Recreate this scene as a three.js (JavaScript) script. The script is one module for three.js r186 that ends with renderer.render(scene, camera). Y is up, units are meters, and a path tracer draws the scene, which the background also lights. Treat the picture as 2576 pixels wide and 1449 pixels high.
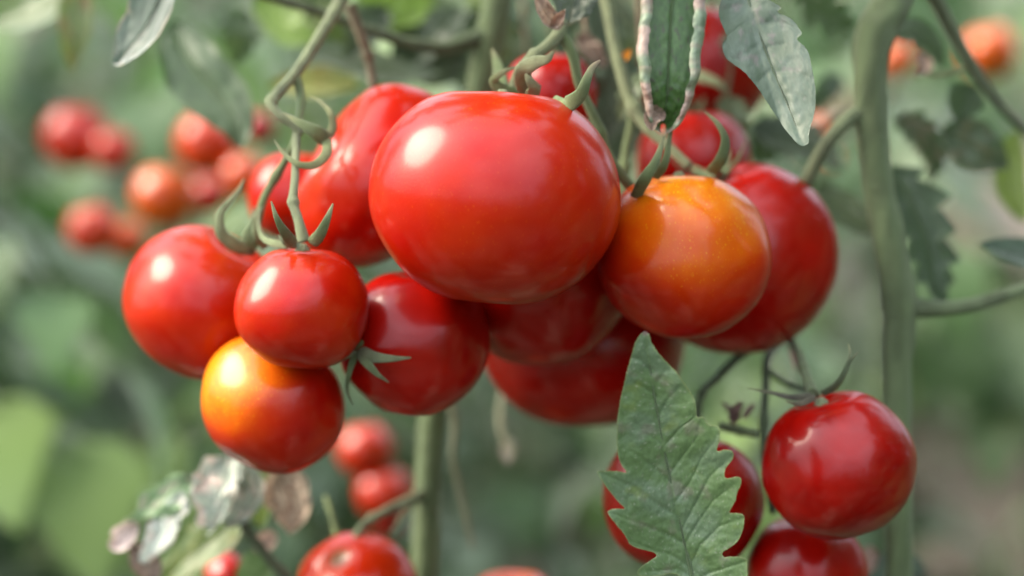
import * as THREE from 'three';
import { ImprovedNoise } from 'three/addons/math/ImprovedNoise.js';
import { mergeGeometries, mergeVertices } from 'three/addons/utils/BufferGeometryUtils.js';

// ------------------------------------------------------------------ camera, sky, sun, exposure
const scene = new THREE.Scene();
const V3 = THREE.Vector3;
const PITCH = THREE.MathUtils.degToRad(13), DIST = 0.80, FOV = 13.77;
const camera = new THREE.PerspectiveCamera(FOV, 1024 / 576, 0.05, 300);
camera.position.set(0, 0.82, 0.787);
const FWD = new V3(0, -Math.sin(PITCH), -Math.cos(PITCH)), RIGHT = new V3(1, 0, 0), UPV = new V3(0, Math.cos(PITCH), -Math.sin(PITCH));
camera.lookAt(camera.position.clone().add(FWD));
camera.focus = DIST;
camera.userData.fStop = 3.4;
scene.add(camera);

const renderer = new THREE.WebGLRenderer({ antialias: true });
renderer.toneMapping = THREE.LinearToneMapping;
renderer.toneMappingExposure = 3.1;
renderer.shadowMap.enabled = true;
renderer.shadowMap.type = THREE.PCFSoftShadowMap;

const SUN = new V3(-0.765, 0.625, -0.06).normalize();
const noise = new ImprovedNoise();
const fbm = (x, y, z, o = 3) => { let s = 0, a = 0.5; for (let i = 0; i < o; i++) { s += a * noise.noise(x, y, z); x *= 2.03; y *= 2.03; z *= 2.03; a *= 0.5; } return s; };
{
  // thin bright overcast: even cloud veil, brighter round the hidden sun
  const w = 512, h = 256, data = new Float32Array(w * h * 4);
  for (let j = 0; j < h; j++) for (let i = 0; i < w; i++) {
    const el = ((j + 0.5) / h - 0.5) * Math.PI, az = ((i + 0.5) / w - 0.5) * 2 * Math.PI;
    const d = new V3(Math.cos(el) * Math.cos(az), Math.sin(el), Math.cos(el) * Math.sin(az));
    const c = fbm(d.x * 2.2 + 3, d.y * 3.5, d.z * 2.2, 4);
    const m = Math.max(0, d.dot(SUN));
    const glow = 1.5 * Math.pow(m, 9) + 2.2 * Math.pow(m, 30);
    const base = 0.74 * (0.6 + 0.9 * Math.max(0, d.y)) * (1 + 0.7 * c);
    const o = (j * w + i) * 4;
    data[o] = base * 0.93 + glow * 1.03; data[o + 1] = base * 0.97 + glow; data[o + 2] = base * 1.12 + glow * 0.92; data[o + 3] = 1;
  }
  const sky = new THREE.DataTexture(data, w, h, THREE.RGBAFormat, THREE.FloatType);
  sky.mapping = THREE.EquirectangularReflectionMapping; sky.magFilter = THREE.LinearFilter; sky.needsUpdate = true;
  scene.background = sky; scene.environment = sky;
}
const sun = new THREE.DirectionalLight(0xffecd2, 2.5);
sun.position.copy(SUN).multiplyScalar(4).add(new V3(0, 0.6, 0));
sun.target.position.set(0, 0.6, 0);
sun.castShadow = true; sun.shadow.radius = 72; sun.shadow.mapSize.set(2048, 2048);
Object.assign(sun.shadow.camera, { left: -3, right: 3, top: 3, bottom: -3, near: 0.1, far: 12 });
scene.add(sun, sun.target);

// ------------------------------------------------------------------ helpers
let seed = 7;
const rnd = () => { seed = (seed * 1664525 + 1013904223) >>> 0; return seed / 4294967296; };
const rr = (a, b) => a + (b - a) * rnd();
const TH = Math.tan(THREE.MathUtils.degToRad(FOV / 2));
const pxm = (d) => (DIST + d / 1000) * 2 * TH / 1449;            // metres per picture unit at a depth of d millimetres behind the focus plane
function W(x, y, d = 0) {                                        // a point of the place: picture column, row, millimetres behind the plane of focus
  const s = pxm(d);
  return camera.position.clone().addScaledVector(FWD, DIST + d / 1000).addScaledVector(RIGHT, (x - 1288) * s).addScaledVector(UPV, (724.5 - y) * s);
}
const lerp = (a, b, t) => a + (b - a) * t, clamp = (x, a = 0, b = 1) => Math.min(b, Math.max(a, x));
const smooth = (a, b, x) => { const t = clamp((x - a) / (b - a)); return t * t * (3 - 2 * t); };
const mixc = (a, b, t) => [lerp(a[0], b[0], t), lerp(a[1], b[1], t), lerp(a[2], b[2], t)];
const used = {};
function numbered(n) { const k = used[n] = (used[n] ?? -1) + 1; return k ? `${n}_${String(k).padStart(3, '0')}` : n; }
function mesh(name, geo, mat, parent, label) {
  const m = new THREE.Mesh(geo, mat); m.name = name; m.castShadow = m.receiveShadow = true;
  if (label) m.userData.label = label;
  parent.add(m); return m;
}
function thing(name, label, category, at, group) {
  const o = new THREE.Group(); o.name = numbered(name); o.position.copy(at); o.userData = { label, category };
  if (group) o.userData.group = group;
  scene.add(o); return o;
}
const local = (geo, o) => geo.translate(-o.position.x, -o.position.y, -o.position.z);
function geoFrom(pos, idx, col, uv) {
  const g = new THREE.BufferGeometry();
  g.setAttribute('position', new THREE.Float32BufferAttribute(pos, 3));
  if (col) g.setAttribute('color', new THREE.Float32BufferAttribute(col, 3));
  g.setAttribute('uv', new THREE.Float32BufferAttribute(uv ?? new Float32Array(pos.length / 3 * 2), 2));
  g.setIndex(idx); g.computeVertexNormals(); return g;
}
// a tapering limb along points; radii one per point; flat < 1 squashes it along the hint
function limb(pts, radii, { radial = 12, seg = 0, flat = 1, hint = null, color = [0.12, 0.18, 0.07], tip = null, rough = 0.06, ridge = 0, scale = 1, knuckle = 0 } = {}) {
  const curve = new THREE.CatmullRomCurve3(pts, false, 'centripetal');
  const n = seg || Math.max(10, pts.length * 9), pos = [], col = [], idx = [], uv = [];
  let side = null; const off = rnd() * 50;
  const len = curve.getLength();
  for (let i = 0; i <= n; i++) {
    const t = i / n, c = curve.getPoint(t), tan = curve.getTangent(t);
    if (hint) side = new V3().crossVectors(tan, hint).normalize();
    else { if (!side) { side = new V3(0.3, 0.2, 1).cross(tan).normalize(); } side.addScaledVector(tan, -side.dot(tan)).normalize(); }
    const nor = new V3().crossVectors(side, tan).normalize();
    const f = t * (radii.length - 1), k = Math.min(radii.length - 2, Math.floor(f));
    const r = lerp(radii[k], radii[k + 1], f - k) * scale * (1 + knuckle * Math.exp(-Math.pow((t - 0.6) / 0.035, 2)));
    for (let j = 0; j < radial; j++) {
      const a = j / radial * Math.PI * 2;
      const q = 1 + rough * 2.2 * fbm(c.x * 90 + off, c.y * 90 + Math.cos(a) * 1.3, c.z * 90 + Math.sin(a) * 1.3, 3) + ridge * Math.cos(a * 5 + off);
      const p = c.clone().addScaledVector(side, Math.cos(a) * r * q).addScaledVector(nor, Math.sin(a) * r * q * flat);
      pos.push(p.x, p.y, p.z); uv.push(j / radial * 0.02, t * len);
      let cc = tip ? mixc(color, tip, smooth(0.55, 1, t)) : color;
      const v = 1 + 0.8 * fbm(p.x * 200 + off, p.y * 45, p.z * 200, 4);
      col.push(cc[0] * v, cc[1] * v, cc[2] * v);
    }
  }
  for (let i = 0; i < n; i++) for (let j = 0; j < radial; j++) {
    const a = i * radial + j, b = i * radial + (j + 1) % radial, c = a + radial, d = b + radial;
    idx.push(a, b, c, b, d, c);
  }
  for (const e of [0, n]) {
    const c = curve.getPoint(e / n), m = pos.length / 3; pos.push(c.x, c.y, c.z); uv.push(0, 0); const o = e * radial * 3; col.push(col[o], col[o + 1], col[o + 2]);
    for (let j = 0; j < radial; j++) { const a = e * radial + j, b = e * radial + (j + 1) % radial; e ? idx.push(a, b, m) : idx.push(b, a, m); }
  }
  // outward winding
  return orient(geoFrom(pos, idx, col, uv), false);
}
function orient(g, flip) { if (flip) { const ix = g.index.array; for (let i = 0; i < ix.length; i += 3) { const t = ix[i]; ix[i] = ix[i + 1]; ix[i + 1] = t; } g.computeVertexNormals(); } return g; }
const path = (list) => list.map(([x, y, d]) => W(x, y, d));

// ------------------------------------------------------------------ materials
function dotsTexture() {                                          // tiny pale lenticels of the tomato skin
  const w = 1024, h = 512, a = new Uint8Array(w * h * 4);
  for (let i = 0; i < w * h; i++) { const x = i % w, y = (i / w) | 0; const g = 30 + 5 * fbm(x / 60, y / 60, 4, 3) * 2; a.set([205, g, g, 255], i * 4); }
  let s = 99; const r = () => { s = (s * 1664525 + 1013904223) >>> 0; return s / 4294967296; };
  for (let k = 0; k < 2600; k++) {
    const x = (r() * w) | 0, y = (r() * h) | 0, v = 0.25 + 0.75 * r() * r();
    const sz = r() < 0.3 ? 4 : 2; for (let dy = 0; dy < sz; dy++) for (let dx = 0; dx < sz; dx++) { const o = (((y + dy) % h) * w + (x + dx) % w) * 4; const q = v * (sz > 2 ? (dx % 3 && dy % 3 ? 0.9 : 0.3) : dx + dy ? 0.5 : 1); a[o] = 205 + 50 * q; a[o + 1] = 30 + 130 * q; a[o + 2] = 30 + 80 * q; }
  }
  const t = new THREE.DataTexture(a, w, h); t.wrapS = t.wrapT = THREE.RepeatWrapping; t.magFilter = THREE.LinearFilter; t.needsUpdate = true; return t;
}
const DOT_R = 205 / 255, DOT_G = 30 / 255;
function noiseTexture(size, scale, lo, hi, oct = 4) {
  const a = new Uint8Array(size * size * 4);
  for (let y = 0; y < size; y++) for (let x = 0; x < size; x++) {
    const u = x / size * Math.PI * 2, v = y / size * Math.PI * 2;   // torus lookup: tiles without a seam
    const n = fbm(Math.cos(u) * scale + 10, Math.sin(u) * scale + Math.cos(v) * scale, Math.sin(v) * scale + 5, oct);
    const q = clamp(0.5 + n) * (hi - lo) + lo; a.set([q * 255, q * 255, q * 255, 255], (y * size + x) * 4);
  }
  const t = new THREE.DataTexture(a, size, size); t.wrapS = t.wrapT = THREE.RepeatWrapping; t.magFilter = THREE.LinearFilter; t.needsUpdate = true; return t;
}
const dots = dotsTexture();
const grain = noiseTexture(256, 9, 0, 1, 4);
const skinBump = grain.clone(); skinBump.repeat.set(3, 2); skinBump.needsUpdate = true;
const stemBump = grain.clone(); stemBump.repeat.set(60, 60); stemBump.needsUpdate = true;
const M = {
  skin: new THREE.MeshPhysicalMaterial({ vertexColors: true, map: dots, roughness: 0.4, specularIntensity: 0.12, ior: 1.5, clearcoat: 0.55, clearcoatRoughness: 0.17, bumpMap: skinBump, bumpScale: 0.00005 }),
  farSkin: new THREE.MeshPhysicalMaterial({ vertexColors: true, roughness: 0.2 }),
  stem: new THREE.MeshPhysicalMaterial({ vertexColors: true, roughness: 0.7, bumpMap: stemBump, bumpScale: 0.0005, sheen: 0.7, sheenRoughness: 0.3, sheenColor: new THREE.Color(0.75, 0.85, 0.6) }),
  leaf: new THREE.MeshPhysicalMaterial({ vertexColors: true, roughness: 0.95, transmission: 0.48, thickness: 0, clearcoat: 0.75, clearcoatRoughness: 0.36, side: THREE.DoubleSide }),
  thickLeaf: new THREE.MeshPhysicalMaterial({ vertexColors: true, roughness: 0.5, side: THREE.DoubleSide, sheen: 0.2, sheenRoughness: 0.5, sheenColor: new THREE.Color(0.85, 0.95, 0.8) }),
  dry: new THREE.MeshPhysicalMaterial({ vertexColors: true, roughness: 0.95, transmission: 0.25, thickness: 0, side: THREE.DoubleSide, sheen: 0.2, sheenRoughness: 0.6 }),
  scar: new THREE.MeshStandardMaterial({ vertexColors: true, roughness: 0.9 }),
};

// ------------------------------------------------------------------ ground
{
  const n = 160, pos = [], col = [], idx = [], uv = [];
  const span = (k) => { const t = k / n * 2 - 1; return Math.sign(t) * Math.pow(Math.abs(t), 2.4) * 90; };
  for (let j = 0; j <= n; j++) for (let i = 0; i <= n; i++) {
    const x = span(i), z = span(j);
    const near = 1 - smooth(6, 20, Math.hypot(x, z));
    pos.push(x, -0.03 + near * 0.05 * fbm(x * 2.3, 1, z * 2.3, 4), z); uv.push(x, z);
    const q = smooth(-0.18, 0.22, fbm(x * 1.4, 7, z * 1.4, 4)), v = 1 + 0.8 * fbm(x * 9, 3, z * 9, 3);
    const c = mixc([0.19, 0.145, 0.10], [0.05, 0.08, 0.03], Math.max(q, (1 - smooth(0.2, 0.75, z)) * smooth(-0.7, -0.3, z)));
    col.push(c[0] * v, c[1] * v, c[2] * v);
  }
  for (let j = 0; j < n; j++) for (let i = 0; i < n; i++) { const a = j * (n + 1) + i, b = a + 1, c = a + n + 1; idx.push(a, c, b, b, c, c + 1); }
  const t = noiseTexture(512, 14, 0, 1, 5); t.repeat.set(2, 2);
  const g = mesh('ground', geoFrom(pos, idx, col, uv), new THREE.MeshStandardMaterial({ vertexColors: true, roughness: 1, bumpMap: t, bumpScale: 0.02 }), scene);
  g.userData = { kind: 'structure', label: 'pale dry soil with patches of green between the plant rows', category: 'ground' };
}

// ------------------------------------------------------------------ leaf blades
// leaf along a midrib: grid of rows across; half width w, toothed margins
function bladeGeo(pts, w, { hint = new V3(0, 0.3, 1), nu = 40, nv = 8, teeth = 0, nteeth = 7, cup = 0.15, wave = 0.12, curl = 0, round = 0.75, color = [0.07, 0.125, 0.05], under = null, vein = 1.25, blotch = null, blotchAmt = 0, margin = null, droop = 0 } = {}) {
  const curve = new THREE.CatmullRomCurve3(pts, false, 'centripetal'), pos = [], col = [], idx = [], uv = [], off = rnd() * 80;
  for (let i = 0; i <= nu; i++) {
    const u = i / nu, c = curve.getPoint(u), tan = curve.getTangent(u);
    const side = new V3().crossVectors(tan, hint).normalize(), nor = new V3().crossVectors(side, tan).normalize();
    for (let j = -nv; j <= nv; j++) {
      const v = j / nv;
      const tooth = 1 + teeth * (((u * nteeth + (v > 0 ? 0.4 : 0)) % 1) - 0.6) * 1.6;
      let hw = w * Math.pow(Math.sin(Math.PI * Math.pow(clamp(u, 0.0005, 0.9995), round)), 0.8) * tooth * (1 + 0.25 * fbm(u * 3 + off, v > 0 ? 2 : 9, 1, 2));
      const a = Math.abs(v);
      let x = v, z = cup * a * a - 0.06 * Math.exp(-a * a * 60);
      if (curl) { const th = a * curl, R = 1 / curl; x = Math.sign(v) * Math.sin(th) * R; z = (1 - Math.cos(th)) * R; }
      z += wave * fbm(u * 4 + off, v * 2.2, off, 3) * 2 * (0.3 + a);
      const lat = Math.sin((u * 9 - a * 2.2) * Math.PI * 2);       // side veins run forward to the margin
      z += 0.008 * lat * (1 - a);
      const p = c.clone().addScaledVector(side, x * hw).addScaledVector(nor, z * w);
      pos.push(p.x, p.y, p.z); uv.push(v * w, u);
      let cc = color;
      const n1 = fbm(u * 5 + off, v * 3, 2 + off, 4);
      if (blotch) cc = mixc(cc, blotch, blotchAmt * smooth(0.02, 0.22, n1));
      if (margin) cc = mixc(cc, margin[0], smooth(margin[1], margin[1] + 0.15, a + 0.5 * fbm(u * 8 + off, v, 3, 3)));
      if (vein && a < 0.5 / nv) cc = [cc[0] * vein * 1.1, cc[1] * vein, cc[2] * vein];
      const q = 1 + 0.9 * fbm(u * 14 + off, v * 9, 5, 3);
      col.push(cc[0] * q, cc[1] * q, cc[2] * q);
    }
  }
  const m = 2 * nv + 1;
  for (let i = 0; i < nu; i++) for (let j = 0; j < m - 1; j++) { const a = i * m + j, b = a + 1, c = a + m, d = c + 1; idx.push(a, b, c, b, d, c); }
  return geoFrom(pos, idx, col, uv);
}
// a leaf cut out along a measured outline (picture units), with real thickness, relief and veins
function outlineLeaf(poly, rib, veins, depthAt, { thick = 0.0004, edge = 5, paint, relief = 1, ribW = 5 }) {
  const out = [];
  const soft = new THREE.CatmullRomCurve3(poly.map(([x, y]) => new V3(x, y, 0)), true, 'centripetal');
  poly = soft.getPoints(poly.length * 4).slice(0, -1).map((p) => [p.x, p.y]);
  for (let i = 0; i < poly.length; i++) {
    const a = poly[i], b = poly[(i + 1) % poly.length], n = Math.max(1, Math.ceil(Math.hypot(b[0] - a[0], b[1] - a[1]) / edge));
    for (let k = 0; k < n; k++) { const t = k / n, x = lerp(a[0], b[0], t), y = lerp(a[1], b[1], t); out.push(new THREE.Vector2(x + 2.2 * fbm(x / 9, y / 9, 1, 2), y + 2.2 * fbm(x / 9, y / 9, 7, 2))); }
  }
  let pts = out.map((p) => [p.x, p.y]), tris = THREE.ShapeUtils.triangulateShape(out, []);
  for (let pass = 0; pass < 9; pass++) {                          // split long edges, both neighbours alike
    const mid = new Map(); let any = false;
    const key = (a, b) => a < b ? a * 1e6 + b : b * 1e6 + a;
    const split = (a, b) => {
      if (Math.hypot(pts[a][0] - pts[b][0], pts[a][1] - pts[b][1]) <= edge * 1.5) return -1;
      const k = key(a, b); if (!mid.has(k)) { mid.set(k, pts.length); pts.push([(pts[a][0] + pts[b][0]) / 2, (pts[a][1] + pts[b][1]) / 2]); any = true; } return mid.get(k);
    };
    const next = [];
    for (const [a, b, c] of tris) {
      const ab = split(a, b), bc = split(b, c), ca = split(c, a), n = (ab >= 0) + (bc >= 0) + (ca >= 0);
      if (!n) next.push([a, b, c]);
      else if (n === 3) next.push([a, ab, ca], [ab, b, bc], [ca, bc, c], [ab, bc, ca]);
      else if (n === 1) { if (ab >= 0) next.push([a, ab, c], [ab, b, c]); else if (bc >= 0) next.push([a, b, bc], [a, bc, c]); else next.push([a, b, ca], [b, c, ca]); }
      else if (ab < 0) next.push([c, ca, bc], [a, b, bc], [a, bc, ca]);
      else if (bc < 0) next.push([a, ab, ca], [ab, b, c], [ab, c, ca]);
      else next.push([b, bc, ab], [a, ab, bc], [a, bc, c]);
    }
    tris = next; if (!any) break;
  }
  const segDist = (p, line) => { let best = 1e9, tt = 0; for (let i = 0; i + 1 < line.length; i++) { const [ax, ay] = line[i], [bx, by] = line[i + 1], dx = bx - ax, dy = by - ay; const t = clamp(((p[0] - ax) * dx + (p[1] - ay) * dy) / (dx * dx + dy * dy + 1e-9)); const d = Math.hypot(p[0] - ax - t * dx, p[1] - ay - t * dy); if (d < best) { best = d; tt = (i + t) / (line.length - 1); } } return [best, tt]; };
  const ring = [...poly, poly[0]], pos = [], col = [], nb = out.length, N = pts.length, uv = [];
  const info = pts.map((p) => {
    const [dr, tr] = segDist(p, rib); let dv = 1e9; veins.forEach((v, k) => { const [dd, tt] = segDist(p, v); dv = Math.min(dv, dd + 0.01 + 5 * tt * tt + (k % 3) * 0.9); });
    const bulge = smooth(0, 11, Math.min(dr, dv)) * 0.75 + 0.25 * smooth(0, 30, Math.min(dr, dv)); const de = segDist(p, ring)[0];
    const fine = fbm(p[0] / 16, p[1] / 16, 3, 3);
    const z = depthAt(p[0], p[1]) - 0.6 * fbm(p[0] / 38, p[1] / 38, 12, 3) - 2.4 * fbm(p[0] / 110, p[1] / 110, 17, 2) - relief * (1.0 * bulge + 0.9 * fine * bulge + 1.6 * fbm(p[0] / 60, p[1] / 60, 9, 2)) + relief * (0.7 * Math.exp(-dr * dr / 60) + 0.5 * Math.exp(-dv * dv / 30));
    return { z, dr, dv, tr, de };
  });
  for (let s = 0; s < 2; s++) for (let i = 0; i < N; i++) {
    const p = W(pts[i][0], pts[i][1], info[i].z + (s ? thick * 1000 : 0)); pos.push(p.x, p.y, p.z); uv.push(pts[i][0] / 400, pts[i][1] / 400);
    col.push(...paint(pts[i][0], pts[i][1], info[i], s).map((v) => v * 0.84));
  }
  const idx = [];
  for (const [a, b, c] of tris) { idx.push(a, c, b); idx.push(a + N, b + N, c + N); }
  for (let i = 0; i < nb; i++) { const j = (i + 1) % nb; idx.push(i, j, i + N, j, j + N, i + N); }
  return { geo: geoFrom(pos, idx, col, uv), segDist };
}
const Z7 = ([x, y]) => [(1700 + x * 0.5437) * 0.8587, (900 + y * 0.5437) * 0.8587];
const Z3 = ([x, y]) => [(1500 + x * 0.4831) * 0.8587, (y * 0.4831) * 0.8587];

// ------------------------------------------------------------------ plants of the foreground
const GREEN = [0.105, 0.15, 0.056], PALE = [0.14, 0.17, 0.083], DARK = [0.05, 0.078, 0.032], TAN = [0.27, 0.20, 0.13];
const s0 = pxm(0);
function stemPart(parent, name, list, widths, opt = {}) {         // widths: picture units, full width
  const pts = path(list), radii = widths.map((w, i) => w * (name === 'truss_stalk' ? 0.92 : 1) / 2 * pxm(list[Math.min(i, list.length - 1)][2] ?? 0));
  return mesh(name, local(limb(pts, radii, { color: GREEN, knuckle: name === 'truss_stalk' ? 0.4 : 0, ridge: 0.04, radial: 14, ...opt }), parent), M.stem, parent);
}
const groundUnder = (x, y, d) => { const p = W(x, y, d); return new V3(p.x, 0, p.z); };

// the plant whose stalk stands behind the tomatoes
const plantB = thing('tomato_plant', 'tall tomato plant behind the big central tomato, its stalk showing below the cluster', 'tomato plant', groundUnder(1080, 1449, 170));
{
  const base = groundUnder(1080, 1449, 170);
  const pts = [base, base.clone().lerp(W(1068, 1449, 170), 0.5), W(1068, 1449, 170), W(1090, 1030, 165), W(1130, 700, 160), W(1200, 260, 160), W(1245, 40, 160), W(1265, -150, 165), W(1240, -420, 170), W(1250, -1300, 190), W(1300, -2600, 210)];
  mesh('main_stem', local(limb(pts, [0.0075, 0.0068, 0.0058, 0.0056, 0.0056, 0.0058, 0.0062, 0.005, 0.0045, 0.004, 0.002], { color: [0.10, 0.15, 0.06], ridge: 0.03, radial: 16, seg: 90 }), plantB), M.stem, plantB);
  stemPart(plantB, 'side_branch', [[1215, 90, 158], [1120, 118, 150], [1020, 105, 145], [920, 72, 140], [800, 28, 135], [670, -10, 130], [520, -60, 120]], [46, 34, 30, 28, 27, 26, 22], { color: DARK });
  // left truss
  stemPart(plantB, 'truss_stalk', [[905, -90, 120], [858, 0, 95], [800, 98, 78], [742, 186, 66], [700, 232, 58], [682, 262, 52], [700, 288, 50], [742, 318, 50], [756, 340, 50]], [40, 37, 33, 31, 29, 27, 25, 24, 20], { color: PALE });
  stemPart(plantB, 'truss_stalk', [[742, 186, 66], [757, 240, 64], [752, 300, 58], [742, 350, 54], [720, 400, 56], [688, 455, 60], [664, 500, 62], [648, 560, 64], [640, 610, 66]], [27, 24, 22, 21, 21, 22, 23, 24, 30], { color: GREEN });
  stemPart(plantB, 'truss_stalk', [[746, 330, 52], [744, 390, 42], [742, 450, 32], [738, 510, 28], [752, 560, 25], [764, 608, 25]], [22, 22, 22, 25, 27, 36], { color: PALE });
  stemPart(plantB, 'truss_stalk', [[878, 10, 110], [905, 80, 112], [928, 150, 116], [938, 220, 118]], [34, 30, 26, 24], { color: [0.14, 0.13, 0.075] });
  // centre truss
  stemPart(plantB, 'truss_stalk', [[1430, -120, 90], [1412, 20, 60], [1405, 85, 45], [1370, 122, 40], [1330, 152, 40], [1300, 190, 44], [1290, 240, 46]], [46, 42, 36, 34, 30, 27, 30], { color: PALE });
  stemPart(plantB, 'truss_stalk', [[1412, 85, 46], [1440, 140, 46], [1456, 210, 48], [1478, 260, 50], [1505, 320, 52], [1530, 390, 54], [1562, 440, 56], [1600, 486, 60]], [30, 29, 26, 26, 26, 27, 28, 30], { color: GREEN });
  stemPart(plantB, 'truss_stalk', [[1500, -90, 110], [1528, 20, 100], [1545, 110, 94], [1566, 190, 90], [1590, 260, 88], [1628, 322, 84], [1680, 368, 80], [1735, 420, 76]], [34, 33, 33, 36, 36, 31, 27, 26], { color: PALE });
  stemPart(plantB, 'truss_stalk', [[1575, 215, 96], [1590, 300, 100], [1575, 380, 100], [1570, 470, 98], [1585, 520, 96]], [24, 26, 24, 24, 20], { color: GREEN });
  stemPart(plantB, 'truss_stalk', [[1700, 200, 150], [1690, 290, 130], [1672, 350, 112]], [20, 20, 18], { color: GREEN });
}
// the plant with the thick stalk at the side of the picture
const plantA = thing('tomato_plant', 'tomato plant with a thick pale green stalk rising past the ripe tomatoes', 'tomato plant', groundUnder(2262, 1449, 110));
{
  const base = groundUnder(2270, 1449, 110);
  const pts = [base, W(2262, 1700, 110), W(2262, 1449, 110), W(2256, 1150, 108), W(2258, 900, 106), W(2262, 775, 104), W(2238, 620, 100), W(2206, 450, 98), W(2192, 300, 96), W(2188, 190, 94), W(2200, 90, 94), W(2240, 10, 96), W(2272, -60, 100), W(2290, -300, 110), W(2300, -1400, 120), W(2250, -2600, 140)];
  mesh('main_stem', local(limb(pts, [0.0085, 0.0064, 0.0053, 0.0052, 0.0056, 0.0068, 0.0063, 0.0060, 0.0062, 0.0066, 0.0076, 0.0074, 0.006, 0.005, 0.004, 0.002], { color: [0.115, 0.165, 0.07], ridge: 0.03, radial: 20, seg: 150, rough: 0.09 }), plantA), M.stem, plantA);
  stemPart(plantA, 'side_branch', [[2268, 760, 104], [2300, 772, 104], [2360, 776, 104], [2440, 768, 106], [2520, 745, 110], [2620, 715, 116], [2760, 690, 130]], [78, 52, 39, 36, 35, 33, 30], { color: [0.10, 0.135, 0.065] });
  stemPart(plantA, 'side_branch', [[2192, 270, 96], [2150, 290, 94], [2110, 322, 92], [2072, 372, 94], [2044, 425, 98], [2020, 480, 105], [1990, 560, 120]], [60, 42, 38, 36, 36, 36, 34], { color: [0.11, 0.14, 0.07] });
  stemPart(plantA, 'side_branch', [[2255, -40, 98], [2330, -30, 110], [2380, 50, 125], [2440, 160, 140], [2500, 245, 150], [2545, 295, 155], [2600, 350, 160]], [56, 40, 36, 34, 30, 24, 20], { color: [0.11, 0.135, 0.075] });
  stemPart(plantA, 'side_branch', [[2440, 165, 140], [2400, 180, 138], [2350, 188, 136], [2310, 180, 134]], [18, 15, 13, 10], { color: [0.2, 0.22, 0.1] });
  // truss of the lower tomatoes
  stemPart(plantA, 'truss_stalk', [[1980, 760, 190], [1958, 860, 150], [1930, 905, 120], [1926, 1000, 100], [1920, 1100, 90], [1930, 1200, 90], [1945, 1290, 85]], [26, 25, 24, 22, 22, 22, 20], { color: DARK });
  stemPart(plantA, 'truss_stalk', [[1935, 850, 130], [1850, 905, 118], [1800, 955, 108], [1766, 990, 100], [1756, 1050, 96], [1762, 1100, 92]], [24, 23, 22, 21, 20, 20], { color: DARK });
  stemPart(plantA, 'truss_stalk', [[1985, 850, 120], [2010, 890, 90], [2026, 940, 66], [2046, 992, 50]], [22, 24, 25, 34], { color: [0.10, 0.14, 0.055] });
  stemPart(plantA, 'truss_stalk', [[1930, 930, 112], [1975, 962, 104], [2040, 985, 90]], [18, 15, 13], { color: DARK });
  stemPart(plantA, 'truss_stalk', [[1810, 1072, 96], [1850, 1082, 94], [1905, 1092, 92]], [24, 24, 22], { color: [0.10, 0.14, 0.055] });
}

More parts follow.
